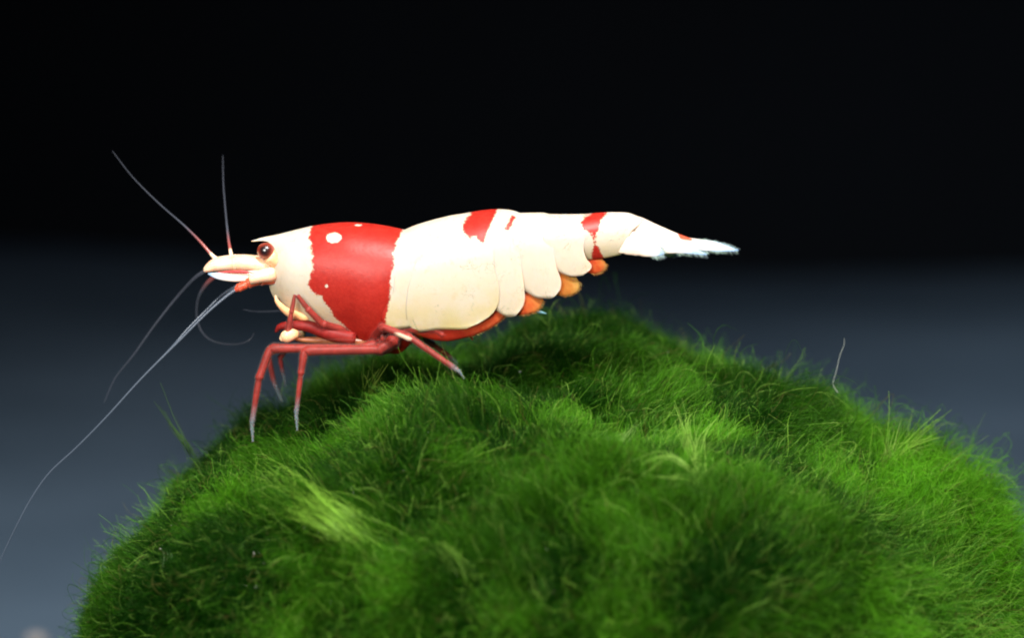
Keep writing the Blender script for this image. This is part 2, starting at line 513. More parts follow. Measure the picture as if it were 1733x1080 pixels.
def moss_strands(n_total=1000000):
    P = BP; F = np.array(BF)
    a, b, c, d = P[F[:, 0]], P[F[:, 1]], P[F[:, 2]], P[F[:, 3]]
    nrm = np.cross(c - a, d - b)
    area = np.linalg.norm(nrm, axis=1) / 2 + 1e-9
    cen = (a + b + c + d) / 4
    nrm = nrm / (2 * area)[:, None]
    flip = ((cen - BC) * nrm).sum(1) < 0
    nrm[flip] *= -1
    facing = ((CAM - cen) * nrm).sum(1) / np.linalg.norm(CAM - cen, axis=1)
    w = area * np.where(facing > -0.35, 1.0, 0.25)
    w *= np.where(cen[:, 2] > -7.5, 1.0, 0.25)
    w *= np.where((cen[:, 1] < -3.5) , 0.75, 1.0)
    w[cen[:, 2] < FLOOR_Z + 0.3] = 0
    idx = rng.choice(len(F), size=n_total, p=w / w.sum())
    u = rng.random((n_total, 1)); v = rng.random((n_total, 1))
    root = a[idx] * (1 - u) * (1 - v) + b[idx] * u * (1 - v) + c[idx] * u * v + d[idx] * (1 - u) * v
    nn = nrm[idx]
    # smooth flow of the nap: outwards, combed differently patch by patch
    f1 = FieldNoise(21, 0.8)(root); f2 = FieldNoise(22, 2.2)(root); f3 = FieldNoise(23, 5.0)(root)
    flow = 0.40 * f1 + 0.42 * f2 + 0.22 * f3
    side = (root[:, 0] - BC[0]) / BR[0]
    flow[:, 0] += 0.45 * np.clip(side, -0.3, 1)
    flow[:, 2] += 0.25
    flow -= (flow * nn).sum(1)[:, None] * nn
    rnd = rng.normal(size=(n_total, 3))
    dirn = nn + 0.62 * flow + 0.50 * rnd
    dirn /= np.linalg.norm(dirn, axis=1)[:, None]
    ln = FieldNoise(31, 1.3)(root)[:, 0]
    L = 0.47 * (1 + 0.30 * ln) * rng.uniform(0.5, 1.25, n_total)
    L *= 1 + 0.30 * np.clip(side - 0.35, 0, 1) / 0.65
    stray = rng.random(n_total) < 0.02
    L[stray] *= rng.uniform(1.3, 2.0, stray.sum())
    L = np.clip(L, 0.12, 1.5)
    # clumping
    M = 14000
    cidx = rng.choice(n_total, M, replace=False)
    kd = KDTree(M)
    for i, k in enumerate(cidx): kd.insert(root[k], i)
    kd.balance()
    near = np.array([kd.find(r)[1] for r in root])
    ck = cidx[near]
    tip0 = root + dirn * L[:, None]
    ctip = root[ck] + dirn[ck] * np.maximum(L[ck], 0.4)[:, None]
    strength = (0.20 + 0.65 * rng.random(M))[near] * rng.uniform(0.4, 1, n_total)
    K = 5
    ts = np.linspace(0, 1, K)
    # wider wisps: some patches grow long, pale and drawn to a point
    M2 = 2200
    c2 = rng.choice(n_total, M2, replace=False)
    kd2 = KDTree(M2)
    for i, k in enumerate(c2): kd2.insert(root[k], i)
    kd2.balance()
    near2 = np.array([kd2.find(r)[1] for r in root])
    wisp = (rng.random(M2) < 0.24)
    wl = np.where(wisp, rng.uniform(1.2, 1.8, M2), rng.uniform(0.8, 1.1, M2))[near2]
    L *= wl
    ctip = root[ck] + dirn[ck] * np.maximum(L[ck], 0.4)[:, None]
    t2 = root[c2[near2]] + dirn[c2[near2]] * 0.50 * (wl)[:, None]
    ctip = ctip * (1 - 0.35 * wisp[near2])[:, None] + t2 * (0.35 * wisp[near2])[:, None]
    curl = rng.normal(size=(n_total, 3)) * 0.20
    pts = np.zeros((n_total, K, 3))
    for k, t in enumerate(ts):
        base = root + dirn * (L * t)[:, None]
        targ = root + (ctip - root) * t
        m = (strength * t ** 1.3)[:, None]
        pts[:, k] = base * (1 - m) + targ * m + curl * (L * math.sin(t * 3.0) * 0.8)[:, None]
    pts[:, 0] -= nn * 0.05
    # colour: dark to yellow green, by clump and by strand
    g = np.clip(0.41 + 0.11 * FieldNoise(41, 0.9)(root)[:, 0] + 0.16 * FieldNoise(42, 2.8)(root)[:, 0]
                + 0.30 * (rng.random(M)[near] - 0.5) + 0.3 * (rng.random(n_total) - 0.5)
                + 1.25 * painted_tone(root) + np.where(wisp, 0.20, -0.07)[near2], 0, 1)
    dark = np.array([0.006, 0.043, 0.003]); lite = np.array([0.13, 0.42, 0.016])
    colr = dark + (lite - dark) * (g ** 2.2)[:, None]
    dead = rng.random(n_total) < 0.03
    colr[dead] = np.array([0.12, 0.11, 0.03])
    pale = rng.random(n_total) < 0.022
    colr[pale] = np.array([0.28, 0.50, 0.08])
    grad = 0.25 + 0.85 * ts ** 0.8                        # roots darkened: shade between the filaments painted in
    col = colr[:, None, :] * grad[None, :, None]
    r0 = rng.uniform(0.0030, 0.0056, n_total)
    r0[stray] *= 0.8
    rad = r0[:, None] * np.array([1.1, 1.0, 0.9, 0.7, 0.25])[None, :]
    # a loose tangle of longer, crisper filaments over the pile
    n2 = 30000
    wt = np.clip(0.5 + 2.0 * painted_tone(root), 0.12, 2.0) * (0.4 + wisp[near2] * 1.2)
    pick = rng.choice(n_total, n2, replace=False, p=wt / wt.sum())
    K2 = 8
    r2 = root[pick]; d2 = nn[pick] * 0.85 + 0.75 * flow[pick] + 0.55 * rng.normal(size=(n2, 3))
    d2 += (d2 * nn[pick]).sum(1)[:, None].clip(-9, 0) * -2 * nn[pick]
    d2 /= np.linalg.norm(d2, axis=1)[:, None]
    L2 = rng.uniform(0.35, 0.80, n2) * (1 + 0.5 * np.clip(side[pick] - 0.3, 0, 1))
    b1 = rng.normal(size=(n2, 3)) * 0.22; b2 = rng.normal(size=(n2, 3)) * 0.07
    t = np.linspace(0, 1, K2)[None, :, None]
    P2 = r2[:, None, :] + (d2 * L2[:, None])[:, None, :] * t + (b1 * L2[:, None])[:, None, :] * t ** 2 * 1.2 + (b2 * L2[:, None])[:, None, :] * np.sin(t * 9)
    q = rng.random(n2)
    c2 = np.array([0.035, 0.19, 0.008]) + (np.array([0.30, 0.60, 0.06]) - np.array([0.035, 0.19, 0.008])) * (q ** 2.2)[:, None]
    br = rng.random(n2) < 0.05
    c2[br] = np.array([0.14, 0.11, 0.03])
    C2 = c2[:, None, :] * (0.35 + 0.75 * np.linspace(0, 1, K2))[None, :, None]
    R2 = rng.uniform(0.0026, 0.0050, n2)[:, None] * np.linspace(1.0, 0.45, K2)[None, :]
    o2 = curves_obj('loose_filaments', P2 - ball_base, R2, C2, filament_material('loose_algae_filament', 1.0, 0.05), ball)
    o2['kind'] = 'stuff'
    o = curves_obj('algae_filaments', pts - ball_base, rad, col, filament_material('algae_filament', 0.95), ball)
    o['kind'] = 'stuff'


moss_strands()

def debris(n=230):
    """pale grains of dust caught between the filaments"""
    V = []; F = []
    for _ in range(n):
        if random.random() < 0.5: px, py = random.gauss(430, 130), random.gauss(860, 90)
        else: px, py = random.uniform(250, 1720), random.uniform(560, 1060)
        h, nm = on_moss(px, py)
        if h is None: continue
        d = ray(px, py); d = d / np.linalg.norm(d)
        c = h + nm * random.uniform(0.2, 0.38) - d * random.uniform(0.0, 0.25)
        r = random.choice((0.004, 0.005, 0.006, 0.009))
        b0 = len(V)
        for v in ((1, 0, 0), (-1, 0, 0), (0, 1, 0), (0, -1, 0), (0, 0, 1), (0, 0, -1)):
            V.append(c + (np.array(v) + rng.normal(size=3) * 0.25) * r - ball_base)
        F += [(b0 + a, b0 + b_, b0 + c_) for a, b_, c_ in ((0, 2, 4), (2, 1, 4), (1, 3, 4), (3, 0, 4), (2, 0, 5), (1, 2, 5), (3, 1, 5), (0, 3, 5))]
    o = mesh_obj('dust_grain', V, F, simple('pale_dust', (0.75, 0.78, 0.62), 0.3), ball, smooth=False)
    o['kind'] = 'stuff'


debris()
tuft_mat = filament_material('algae_tuft', 1.0, 0.06)


def tuft(paths, n, spread, col, lift=0.1, r=0.0062, tip_spread=2.4, label=None, wob=0.05, t1lo=0.55, t0hi=0.35):
    """a loose plume of filaments; each path is a list of (px, py, lift above the moss)"""
    allp, allc, allr = [], [], []
    K = 10
    for path in paths:
        pl = []
        for (px, py, up) in path:
            h, nm = on_moss(px, py)
            if h is None:
                h = W(px, py, 0.5); nm = np.array([0, 0, 1.0])
            pl.append(h - FW * 0.0 + (nm * 0.4 - ray(px, py) / np.linalg.norm(ray(px, py)) * 0.6) * (up + lift))
        sp = smooth_path(pl, 6)
        tt = np.linspace(0, len(sp) - 1, K)
        line = np.array([[np.interp(t, np.arange(len(sp)), sp[:, c]) for c in range(3)] for t in tt])
        L = np.linalg.norm(np.diff(line, axis=0), axis=1).sum()
        for _ in range(n):
            o0 = rng.normal(size=3) * spread * 0.6
            o1 = rng.normal(size=3) * spread * tip_spread
            t0 = rng.uniform(0, t0hi); t1 = rng.uniform(t1lo, 1.0)
            s = np.linspace(t0, t1, K)
            q = np.array([[np.interp(v * (K - 1), np.arange(K), line[:, c]) for c in range(3)] for v in s])
            w = rng.normal(size=(1, 3)) * wob * L / 3
            q = q + o0 * (1 - s)[:, None] + o1 * (s ** 1.6)[:, None] + np.sin(s * 5 + rng.uniform(0, 6))[:, None] * w
            allp.append(q)
            c = np.array(col) * rng.uniform(0.55, 1.25)
            allc.append(np.tile(c, (K, 1)))
            allr.append(r * rng.uniform(0.6, 1.2) * np.linspace(1, 0.35, K))
    o = curves_obj('algae_tuft', np.array(allp) - ball_base, np.array(allr), np.array(allc), tuft_mat, ball)
    if label: o['label'] = label
    return o


# the pale plume combed to the left
tuft([[(680, 940, -0.1), (600, 900, 0.55), (530, 880, 0.75), (475, 862, 0.75), (432, 850, 0.7)],
      [(680, 920, -0.1), (580, 885, 0.6), (515, 862, 0.75), (455, 848, 0.75)],
      [(640, 940, 0.0), (550, 908, 0.6), (500, 892, 0.7), (475, 890, 0.65), (450, 868, 0.6)],
      [(655, 965, -0.1), (600, 925, 0.5), (560, 898, 0.7), (500, 872, 0.75)]],
     44, 0.15, (0.28, 0.54, 0.06), t1lo=0.7, t0hi=0.6, lift=0.22, r=0.0045, tip_spread=1.7, wob=0.10, label='pale yellow green plume of filaments combed to the left')
# the branching sprig
tuft([[(1195, 872, 0.2), (1174, 838, 0.6), (1158, 785, 0.8), (1128, 712, 0.9)],
      [(1195, 868, 0.2), (1175, 830, 0.5), (1186, 785, 0.8), (1218, 742, 0.9)],
      [(1185, 850, 0.2), (1176, 815, 0.5), (1163, 760, 0.8), (1170, 730, 0.9)],
      [(1198, 878, 0.5), (1165, 852, 0.8), (1120, 843, 0.9), (1060, 838, 0.8)],
      [(1190, 862, 0.4), (1150, 835, 0.8), (1110, 812, 0.9), (1062, 830, 0.7)]],
     13, 0.045, (0.30, 0.52, 0.09), lift=0.25, tip_spread=2.2, r=0.0065, label='pale branching sprig of algae standing up from the ball')
for paths, n, sp, c in (
    ([[(1010, 830, 0.1), (1040, 790, 0.4), (1075, 735, 0.6)], [(965, 820, 0.1), (1000, 780, 0.4), (1045, 750, 0.5)]], 22, 0.04, (0.26, 0.42, 0.12)),
    ([[(738, 935, 0.3), (765, 960, 0.7), (800, 1000, 0.5)]], 16, 0.07, (0.22, 0.42, 0.06)),
    ([[(1270, 830, 0.1), (1320, 850, 0.4), (1370, 880, 0.3)]], 26, 0.06, (0.24, 0.44, 0.06)),
    ([[(1410, 850, 0.1), (1412, 790, 0.3), (1425, 740, 0.3)], [(1480, 830, 0.1), (1500, 790, 0.3), (1520, 730, 0.3)]], 18, 0.05, (0.30, 0.46, 0.10)),
    ([[(620, 700, 0.1), (630, 670, 0.3), (655, 640, 0.3)], [(690, 700, 0.1), (720, 690, 0.3), (745, 660, 0.3)], [(720, 745, 0.1), (745, 720, 0.3), (770, 690, 0.3)]], 16, 0.08, (0.26, 0.40, 0.06)),
    ([[(730, 812, 0.1), (790, 800, 0.5), (860, 785, 0.4)]], 14, 0.08, (0.24, 0.44, 0.05)),
    ([[(275, 985, 0.1), (370, 995, 0.3), (340, 1000, 0.2)], [(270, 990, 0.1), (300, 950, 0.3), (262, 935, 0.3)]], 8, 0.04, (0.24, 0.36, 0.20)),
    ([[(225, 1080, 0.1), (235, 1040, 0.3), (262, 1060, 0.3)]], 14, 0.04, (0.32, 0.38, 0.16)),
    ([[(328, 1040, 0.1), (326, 980, 0.3), (330, 920, 0.3)]], 6, 0.02, (0.24, 0.40, 0.16)),
    ([[(1500, 930, 0.1), (1560, 905, 0.3), (1640, 885, 0.3)], [(1490, 890, 0.1), (1530, 860, 0.3), (1590, 830, 0.3)], [(1560, 980, 0.1), (1620, 950, 0.3), (1690, 935, 0.3)],
      [(1500, 800, 0.1), (1540, 770, 0.3), (1590, 740, 0.3)]], 40, 0.16, (0.22, 0.42, 0.05)),
    ([[(1130, 1000, 0.1), (1100, 960, 0.3), (1050, 900, 0.3)], [(1050, 930, 0.1), (1100, 905, 0.3), (1180, 900, 0.3)]], 20, 0.06, (0.22, 0.38, 0.07)),
    ([[(340, 800, -0.2), (318, 765, 0.1), (285, 722, 0.1), (256, 672, 0.1)]], 14, 0.05, (0.05, 0.11, 0.03)),
):
    tuft(paths, n, sp, c)

# ------------------------------------------------------------------ the shrimp
shrimp_base = W(660, 640, 0.0)
shrimp = empty('shrimp', tuple(shrimp_base))
tag(shrimp, 'red and white banded dwarf shrimp with long antennae standing on the green moss ball', 'shrimp')
CUT = shell_material()
LEG = leg_material()
SHEATH = sheath_material()


def sd_polys(x, z, polys):
    """signed distance (scene units, + inside) to a set of outlines given in picture measures"""
    P = np.stack([x, z], 1)
    best = np.full(len(P), -1e9)
    for poly in polys:
        Q = np.array([W(a, b)[[0, 2]] for a, b in poly])
        d = np.full(len(P), 1e9); inside = np.zeros(len(P), bool)
        for i in range(len(Q)):
            a = Q[i]; b = Q[(i + 1) % len(Q)]
            ab = b - a; t = np.clip(((P - a) @ ab) / (ab @ ab), 0, 1)
            d = np.minimum(d, np.linalg.norm(P - (a + t[:, None] * ab), axis=1))
            cond = ((a[1] > P[:, 1]) != (b[1] > P[:, 1]))
            xi = (b[0] - a[0]) * (P[:, 1] - a[1]) / (b[1] - a[1] + 1e-12) + a[0]
            inside ^= cond & (P[:, 0] < xi)
        s = np.where(inside, d, -d)
        best = np.maximum(best, s)
    return best


RED_POLYS = [
    [(527, 360), (527, 385), (525, 399), (531, 408), (533, 425), (535, 445), (528, 460), (526, 476), (531, 487), (548, 493), (552, 505), (561, 514),
     (568, 528), (580, 540), (592, 553), (600, 560), (600, 620), (720, 620), (700, 560), (670, 552), (655, 546), (654, 530), (660, 515), (665, 480), (668, 440), (671, 415), (677, 398), (690, 380), (690, 350)],
    [(783, 381), (786, 371), (796, 362), (800, 345), (845, 345), (838, 365), (833, 375), (826, 385), (822, 395), (819, 408), (812, 400), (805, 395), (797, 397), (789, 393)],
    [(866, 364), (872, 364), (868, 374), (862, 384), (855, 389), (854, 383), (860, 373)],
    [(982, 374), (989, 366), (1003, 361), (1005, 345), (1034, 345), (1028, 362), (1018, 370), (1012, 380), (1009, 392), (1006, 403), (1009, 411), (1018, 425), (1024, 440), (1001, 442), (1001, 422), (1003, 410), (1001, 400), (996, 390), (985, 382)],
    [(1143, 388), (1172, 400), (1165, 412), (1150, 404)],
]
WHITE_SPOTS = [(568, 398, 13, 8), (557, 476, 3, 3), (607, 380.5, 6, 1.2), (640, 419, 1.5, 1), ]


def red_attr(P):
    d = sd_polys(P[:, 0], P[:, 2], RED_POLYS)
    for cx, cy, rx, ry in WHITE_SPOTS:
        c = W(cx, cy); e = np.sqrt(((P[:, 0] - c[0]) / (rx / 100)) ** 2 + ((P[:, 2] - c[2]) / (ry / 100)) ** 2)
        d = np.minimum(d, (e - 1) * max(3 * min(rx, ry) / 100, 0.10))
    return d


def Zc(px, py):   # heights as the eye measures them on the mid plane
    return W(px, py)[2]


def shell(name, xf, xr, top, bot, hw, ns, nv, tuck=0.55, flare=0.0, lift=0.0, bulge=0.42, thin=(0.0, 0.0), thick=0.014, parent=None, ftuck=0.0, rtuck=0.0):
    """saddle shaped plate: xf, xr front/rear margins by v; top, bot outlines by x; hw half width by x"""
    fr, rr = interp(xf), interp(xr); ft, fb, fh = interp(top), interp(bot), interp(hw)
    vs = (1 - np.cos(np.linspace(0, 1, nv) * math.pi * 0.5)) ** 0.9
    vs = vs / vs[-1]
    rows = []; tl = []
    for v in list(vs[::-1] * -1) + list(vs[1:]):
        side = -1 if v < 0 else 1       # v<0: far flank first
        a = abs(v)
        x0, x1 = float(fr(a)), float(rr(a))
        for s in np.linspace(0, 1, ns):
            x = x0 + (x1 - x0) * s
            zt = Zc(x, float(ft(x))); zb = Zc(x, float(fb(x)))
            w = float(fh(x)) * (1 + flare * s ** 3 * a ** 3) * (1 - ftuck * (1 - min(1, s / 0.24)) ** 2) * (1 - rtuck * max(0, (s - 0.76) / 0.24) ** 2)
            zt += lift * s ** 3
            t = min(a / bulge, 1)
            y = w * (1 - (1 - t) ** 2) ** 0.5
            if a > bulge:
                q = (a - bulge) / (1 - bulge)
                y *= 1 - tuck * q * q
            z = zt + (zb - zt) * a
            X = W(x, 500)[0]
            rows.append((X, -y if side > 0 else y, z))
            tl.append(thin[0] + (thin[1] - thin[0]) * max(0, (a - 0.42) / 0.58) ** 1.4)
    P = np.array(rows)
    nrow = 2 * nv - 1
    F = [(j * ns + i, j * ns + i + 1, (j + 1) * ns + i + 1, (j + 1) * ns + i) for j in range(nrow - 1) for i in range(ns - 1)]
    o = mesh_obj(name, P - shrimp_base, F, CUT, parent or shrimp, attrs={'red': red_attr(P), 'thin': tl})
    sm = o.modifiers.new('thickness', 'SOLIDIFY'); sm.thickness = thick; sm.offset = -1
    o.data.update()
    return o


TOP = [(425, 409), (430, 408), (445, 403.5), (470, 398.5), (500, 391), (527, 384.5), (560, 379.5), (590, 377.5), (620, 379), (650, 383), (683, 390), (700, 394)]
HW = [(425, 0.015), (432, 0.03), (450, 0.14), (462, 0.26), (480, 0.42), (520, 0.56), (580, 0.68), (640, 0.74), (690, 0.72), (760, 0.74), (840, 0.68), (900, 0.57), (960, 0.465), (1000, 0.385), (1060, 0.27), (1110, 0.19)]

# inner body: one continuous tube from the head to the last tail segment
def inner_body():
    top = interp([(466, 432), (480, 415), (520, 396), (560, 386), (620, 385), (680, 398), (740, 380), (840, 364), (930, 370), (1000, 370), (1066, 372)])
    bot = interp([(466, 468), (480, 490), (510, 520), (560, 556), (600, 580), (625, 594), (655, 602), (690, 588), (715, 570), (740, 556), (800, 548), (840, 534), (880, 512), (930, 478), (960, 455), (1000, 434), (1066, 418)])
    hw = interp([(466, 0.15), (490, 0.36), (560, 0.52), (640, 0.56), (760, 0.58), (840, 0.52), (900, 0.42), (1000, 0.26), (1066, 0.16)])
    ns, na = 90, 40
    V = []
    for i in range(ns):
        x = 466 + (1066 - 466) * i / (ns - 1)
        zt, zb = Zc(x, float(top(x))), Zc(x, float(bot(x)))
        wob = 1 + 0.03 * math.sin(x * 0.16)
        for k in range(na):
            a = 2 * math.pi * k / na
            ca = math.cos(a)
            V.append((W(x, 500)[0], float(hw(x)) * math.sin(a) * (0.75 + 0.25 * ca if ca < 0 else 1), (zt + zb) / 2 + (zt - zb) / 2 * ca * wob))
    F = [(i * na + k, i * na + (k + 1) % na, (i + 1) * na + (k + 1) % na, (i + 1) * na + k) for i in range(ns - 1) for k in range(na)]
    F.append(tuple(range(na))[::-1]); F.append(tuple((ns - 1) * na + k for k in range(na)))
    return mesh_obj('body', np.array(V) - shrimp_base, F, flesh_material('red_flesh', (0.34, 0.010, 0.007), (0.50, 0.035, 0.016), scale=5), shrimp)


inner_body()

shell('carapace',
      [(0, 427), (0.05, 447), (0.1, 459), (0.16, 466), (0.27, 470), (0.42, 464), (0.6, 458), (0.8, 457), (0.93, 462), (1, 474)],
      [(0, 688), (0.15, 676), (0.4, 671), (0.7, 667), (0.88, 659), (0.96, 650), (1, 636)],
      TOP,
      [(425, 490), (455, 490), (464, 505), (480, 517), (500, 531), (530, 546), (560, 555), (594, 562), (620, 576), (640, 577), (660, 566), (690, 556)],
      HW, 130, 60, tuck=0.55, thin=(0.0, 0.55), bulge=0.45)

ABTOP = [(660, 391), (683, 391), (700, 384), (720, 377.5), (740, 372), (742, 371.5), (760, 367), (790, 362), (815, 357.5), (845, 355.5), (872, 359), (880, 362), (900, 361.5), (920, 361.5), (930, 364), (950, 364), (985, 364), (1010, 361.5), (1040, 360.5), (1062, 361.5), (1075, 366), (1092, 373)]


def plate(xf, xr, bot, ns=50, nv=40, grow=1.0, **k):
    hw = [(a, b * grow) for a, b in HW]
    return shell('abdominal_plate', xf, xr, ABTOP, bot, hw, ns, nv, flare=k.pop('flare', 0.07), lift=k.pop('lift', 0.002), ftuck=k.pop('ftuck', 0.05), **k)


# first plate, its lower corner peeping out behind the carapace
plate([(0, 672), (0.3, 664), (0.7, 655), (0.86, 648), (0.95, 651), (1, 660)], [(0, 748), (0.5, 715), (0.85, 712), (0.95, 706), (1, 690)],
      [(640, 545), (665, 549), (690, 547), (705, 549), (750, 549)], grow=1.0, thin=(0.05, 0.9), tuck=0.2, flare=0.0, rtuck=0.03)
# second plate, the big saddle that laps over both neighbours
plate([(0, 738), (0.15, 722), (0.35, 704), (0.6, 692), (0.8, 689), (0.92, 692), (0.97, 698), (1, 712)],
      [(0, 847), (0.2, 836), (0.5, 838), (0.75, 846), (0.88, 842), (0.95, 826), (1, 790)],
      [(680, 549), (700, 551), (715, 553), (728, 551), (745, 549), (780, 549), (810, 544), (850, 528)], ns=80, nv=56, grow=1.004, ftuck=0.0, thin=(0.0, 0.85), tuck=0.22)
plate([(0, 835), (0.5, 822), (0.8, 826), (0.93, 838), (1, 856)], [(0, 886), (0.3, 880), (0.6, 884), (0.85, 888), (0.94, 884), (1, 873)],
      [(810, 520), (850, 528), (864, 529), (876, 526), (890, 519)], grow=1.0, thin=(0.0, 0.3), tuck=0.18)
plate([(0, 872), (0.5, 866), (0.8, 876), (0.93, 888), (1, 906)], [(0, 934), (0.3, 934), (0.6, 940), (0.85, 949), (0.94, 946), (1, 936)],
      [(860, 490), (895, 495), (915, 499), (930, 499), (950, 493)], grow=0.995, thin=(0.0, 0.2), tuck=0.15)
plate([(0, 922), (0.5, 918), (0.8, 930), (0.93, 944), (1, 962)], [(0, 988), (0.3, 990), (0.55, 986), (0.75, 992), (0.9, 1000), (0.96, 998), (1, 986)],
      [(915, 455), (945, 460), (970, 463), (985, 461), (1002, 454)], grow=0.99, thin=(0.0, 0.2), tuck=0.12)
plate([(0, 976), (0.5, 976), (1, 978)], [(0, 1090), (0.2, 1080), (0.45, 1066), (0.7, 1060), (0.85, 1060), (1, 1050)],
      [(970, 434), (1000, 436), (1025, 433), (1050, 428), (1070, 424), (1092, 420)], grow=0.985, thin=(0.0, 0.6), tuck=0.35, bulge=0.5)


# ---- blades: flat pointed paddles for tail fan, antennal scales, swimmerets
def blade(name, axis, widths, thick, mat, nrm=(0, 0, 1), n=26, m=14, parent=None, attrs=None, ragged=0.0):
    """axis: world points; widths: half widths along it; nrm: blade normal"""
    A = smooth_path(axis, max(2, n // (len(axis) - 1)))
    n = len(A)
    wf = interp([(i / (len(widths) - 1), w) for i, w in enumerate(widths)])
    nrm = Vector(nrm).normalized()
    V = []; al = []
    for i in range(n):
        t = i / (n - 1)
        T = Vector(A[min(i + 1, n - 1)] - A[max(i - 1, 0)]).normalized()
        S = T.cross(nrm).normalized(); Nn = S.cross(T).normalized()
        w = float(wf(t))
        th = thick * (0.25 + 0.75 * math.sin(math.pi * min(1, t * 1.0 + 0.12)) ** 0.7)
        for k in range(m):
            a = 2 * math.pi * k / m
            j = 1 + ragged * random.uniform(-1, 1) if abs(math.cos(a)) > 0.7 else 1
            p = Vector(A[i]) + S * (w * math.cos(a) * j) + Nn * (min(th, w) * math.sin(a))
            V.append(p[:]); al.append(t)
    F = [(i * m + k, i * m + (k + 1) % m, (i + 1) * m + (k + 1) % m, (i + 1) * m + k) for i in range(n - 1) for k in range(m)]
    F.append(tuple(range(m))[::-1]); F.append(tuple((n - 1) * m + k for k in range(m)))
    V = np.array(V)
    at = {'along': al, 'red': red_attr(V), 'thin': np.zeros(len(V))}
    return mesh_obj(name, V - shrimp_base, F, mat, parent or shrimp, attrs=at)


HAIR = filament_material('clear_bristle', 1.0, 0.15)


def fringe(parent, axis, widths, nrm, n, length, col, t0=0.25, both=True, r=0.004):
    """fine bristles along the margin of a blade"""
    A = smooth_path(axis, 10); wf = interp([(i / (len(widths) - 1), w) for i, w in enumerate(widths)])
    nrm = Vector(nrm).normalized(); pts = []
    for _ in range(n):
        t = random.uniform(t0, 1.0) ** 0.8; i = min(len(A) - 2, int(t * (len(A) - 1)))
        T = Vector(A[min(i + 1, len(A) - 1)] - A[max(i - 1, 0)]).normalized()
        S = T.cross(nrm).normalized() * (random.choice((-1, 1)) if both else (1 if T.cross(nrm).z < 0 else -1))
        p = Vector(A[i]) + S * float(wf(t)) * 0.95
        d = (S * random.uniform(0.25, 0.8) + T * random.uniform(0.7, 1.2) + Vector((random.gauss(0, .1), random.gauss(0, .1), random.gauss(0, .1)))).normalized()
        L = length * random.uniform(0.5, 1.1)
        bend = Vector((0, 0, -0.12 * L))
        pts.append([(p + d * L * u + bend * u * u)[:] for u in (0, .33, .66, 1)])
    P = np.array(pts)
    return curves_obj('bristles', P - shrimp_base, np.tile(np.array([1, .8, .55, .2]) * r, (n, 1)), np.tile(np.array(col), (n, 4, 1)), HAIR, parent)


# tail fan material: opaque white fading to glassy blue grey rims
def fan_material():
    m, nt, b, out = new_mat('tail_fan_membrane')
    tc = N_(nt, 'ShaderNodeTexCoord').outputs['Object']
    al = N_(nt, 'ShaderNodeAttribute', attribute_name='along').outputs['Fac']
    rd = N_(nt, 'ShaderNodeAttribute', attribute_name='red').outputs['Fac']
    n = noise_(nt, 8, 4, 0.6, tc)
    w = N_(nt, 'ShaderNodeTexWave'); nt.links.new(tc, w.inputs['Vector']); w.inputs['Scale'].default_value = 6; w.bands_direction = 'Z'
    w.inputs['Distortion'].default_value = 2
    c = mixc(nt, math_(nt, 'MULTIPLY', w.outputs['Fac'], 0.35), (0.72, 0.60, 0.50), (0.50, 0.36, 0.26))
    j = math_(nt, 'ADD', al, math_(nt, 'MULTIPLY', math_(nt, 'SUBTRACT', n.outputs['Fac'], 0.5), 0.2))
    c = mixc(nt, ramp01(nt, j, 0.50, 0.95), c, (0.30, 0.46, 0.66))
    c = mixc(nt, ramp01(nt, rd, -0.01, 0.02), c, (0.55, 0.08, 0.04))
    nt.links.new(c, b.inputs['Base Color'])
    b.inputs['Roughness'].default_value = 0.35
    b.inputs['Subsurface Weight'].default_value = 0.3
    b.inputs['Subsurface Radius'].default_value = (0.1, 0.08, 0.06)
    b.inputs['Subsurface Scale'].default_value = 0.4
    tr = N_(nt, 'ShaderNodeBsdfTransparent'); mx = N_(nt, 'ShaderNodeMixShader')
    nt.links.new(math_(nt, 'MULTIPLY', ramp01(nt, j, 0.70, 1.0), 0.65), mx.inputs[0])
    nt.links.new(b.outputs[0], mx.inputs[1]); nt.links.new(tr.outputs[0], mx.inputs[2])
    nt.links.new(mx.outputs[0], out.inputs['Surface'])
    return m


FAN = fan_material()
blade('telson', [W(1035, 381, 0), W(1072, 384, 0), W(1105, 393, 0), W(1140, 403, 0), W(1165, 408, 0), W(1180, 410, 0)], [0.22, 0.20, 0.15, 0.10, 0.06, 0.02], 0.21, FAN, (0.1, -0.05, 1))
for ax, wd, nr in (
    ([W(1045, 396, -0.12), W(1095, 402, -0.24), W(1150, 412, -0.30), W(1200, 416, -0.34), W(1250, 424, -0.38)], [0.17, 0.18, 0.13, 0.10, 0.09, 0.015], (0.1, -1, 0.45)),
    ([W(1045, 408, -0.18), W(1085, 412, -0.34), W(1120, 418, -0.46), W(1160, 423, -0.52), W(1197, 431, -0.56)], [0.16, 0.19, 0.15, 0.09, 0.055, 0.012], (0.1, -1, 0.25)),
    ([W(1040, 412, -0.16), W(1065, 416, -0.32), W(1090, 420, -0.5), W(1112, 426, -0.58), W(1124, 430, -0.6)], [0.14, 0.15, 0.14, 0.09, 0.01], (0.1, -1, 0.1)),
    ([W(1045, 390, 0.12), W(1100, 396, 0.3), W(1150, 405, 0.4), W(1200, 411, 0.45), W(1243, 418, 0.5)], [0.10, 0.14, 0.12, 0.09, 0.07, 0.015], (0.1, 0.6, 1)),
    ([W(1045, 400, 0.14), W(1085, 412, 0.4), W(1115, 422, 0.55), W(1138, 428, 0.6), W(1150, 430, 0.65)], [0.10, 0.15, 0.13, 0.09, 0.02], (0.1, 0.8, .6)),
):
    u_ = blade('uropod', ax, wd, 0.03, FAN, nr, ragged=0.06)
    fringe(u_, ax, wd, nr, 120, 0.08, (0.30, 0.38, 0.48), t0=0.6, r=0.0025)['kind'] = 'stuff'

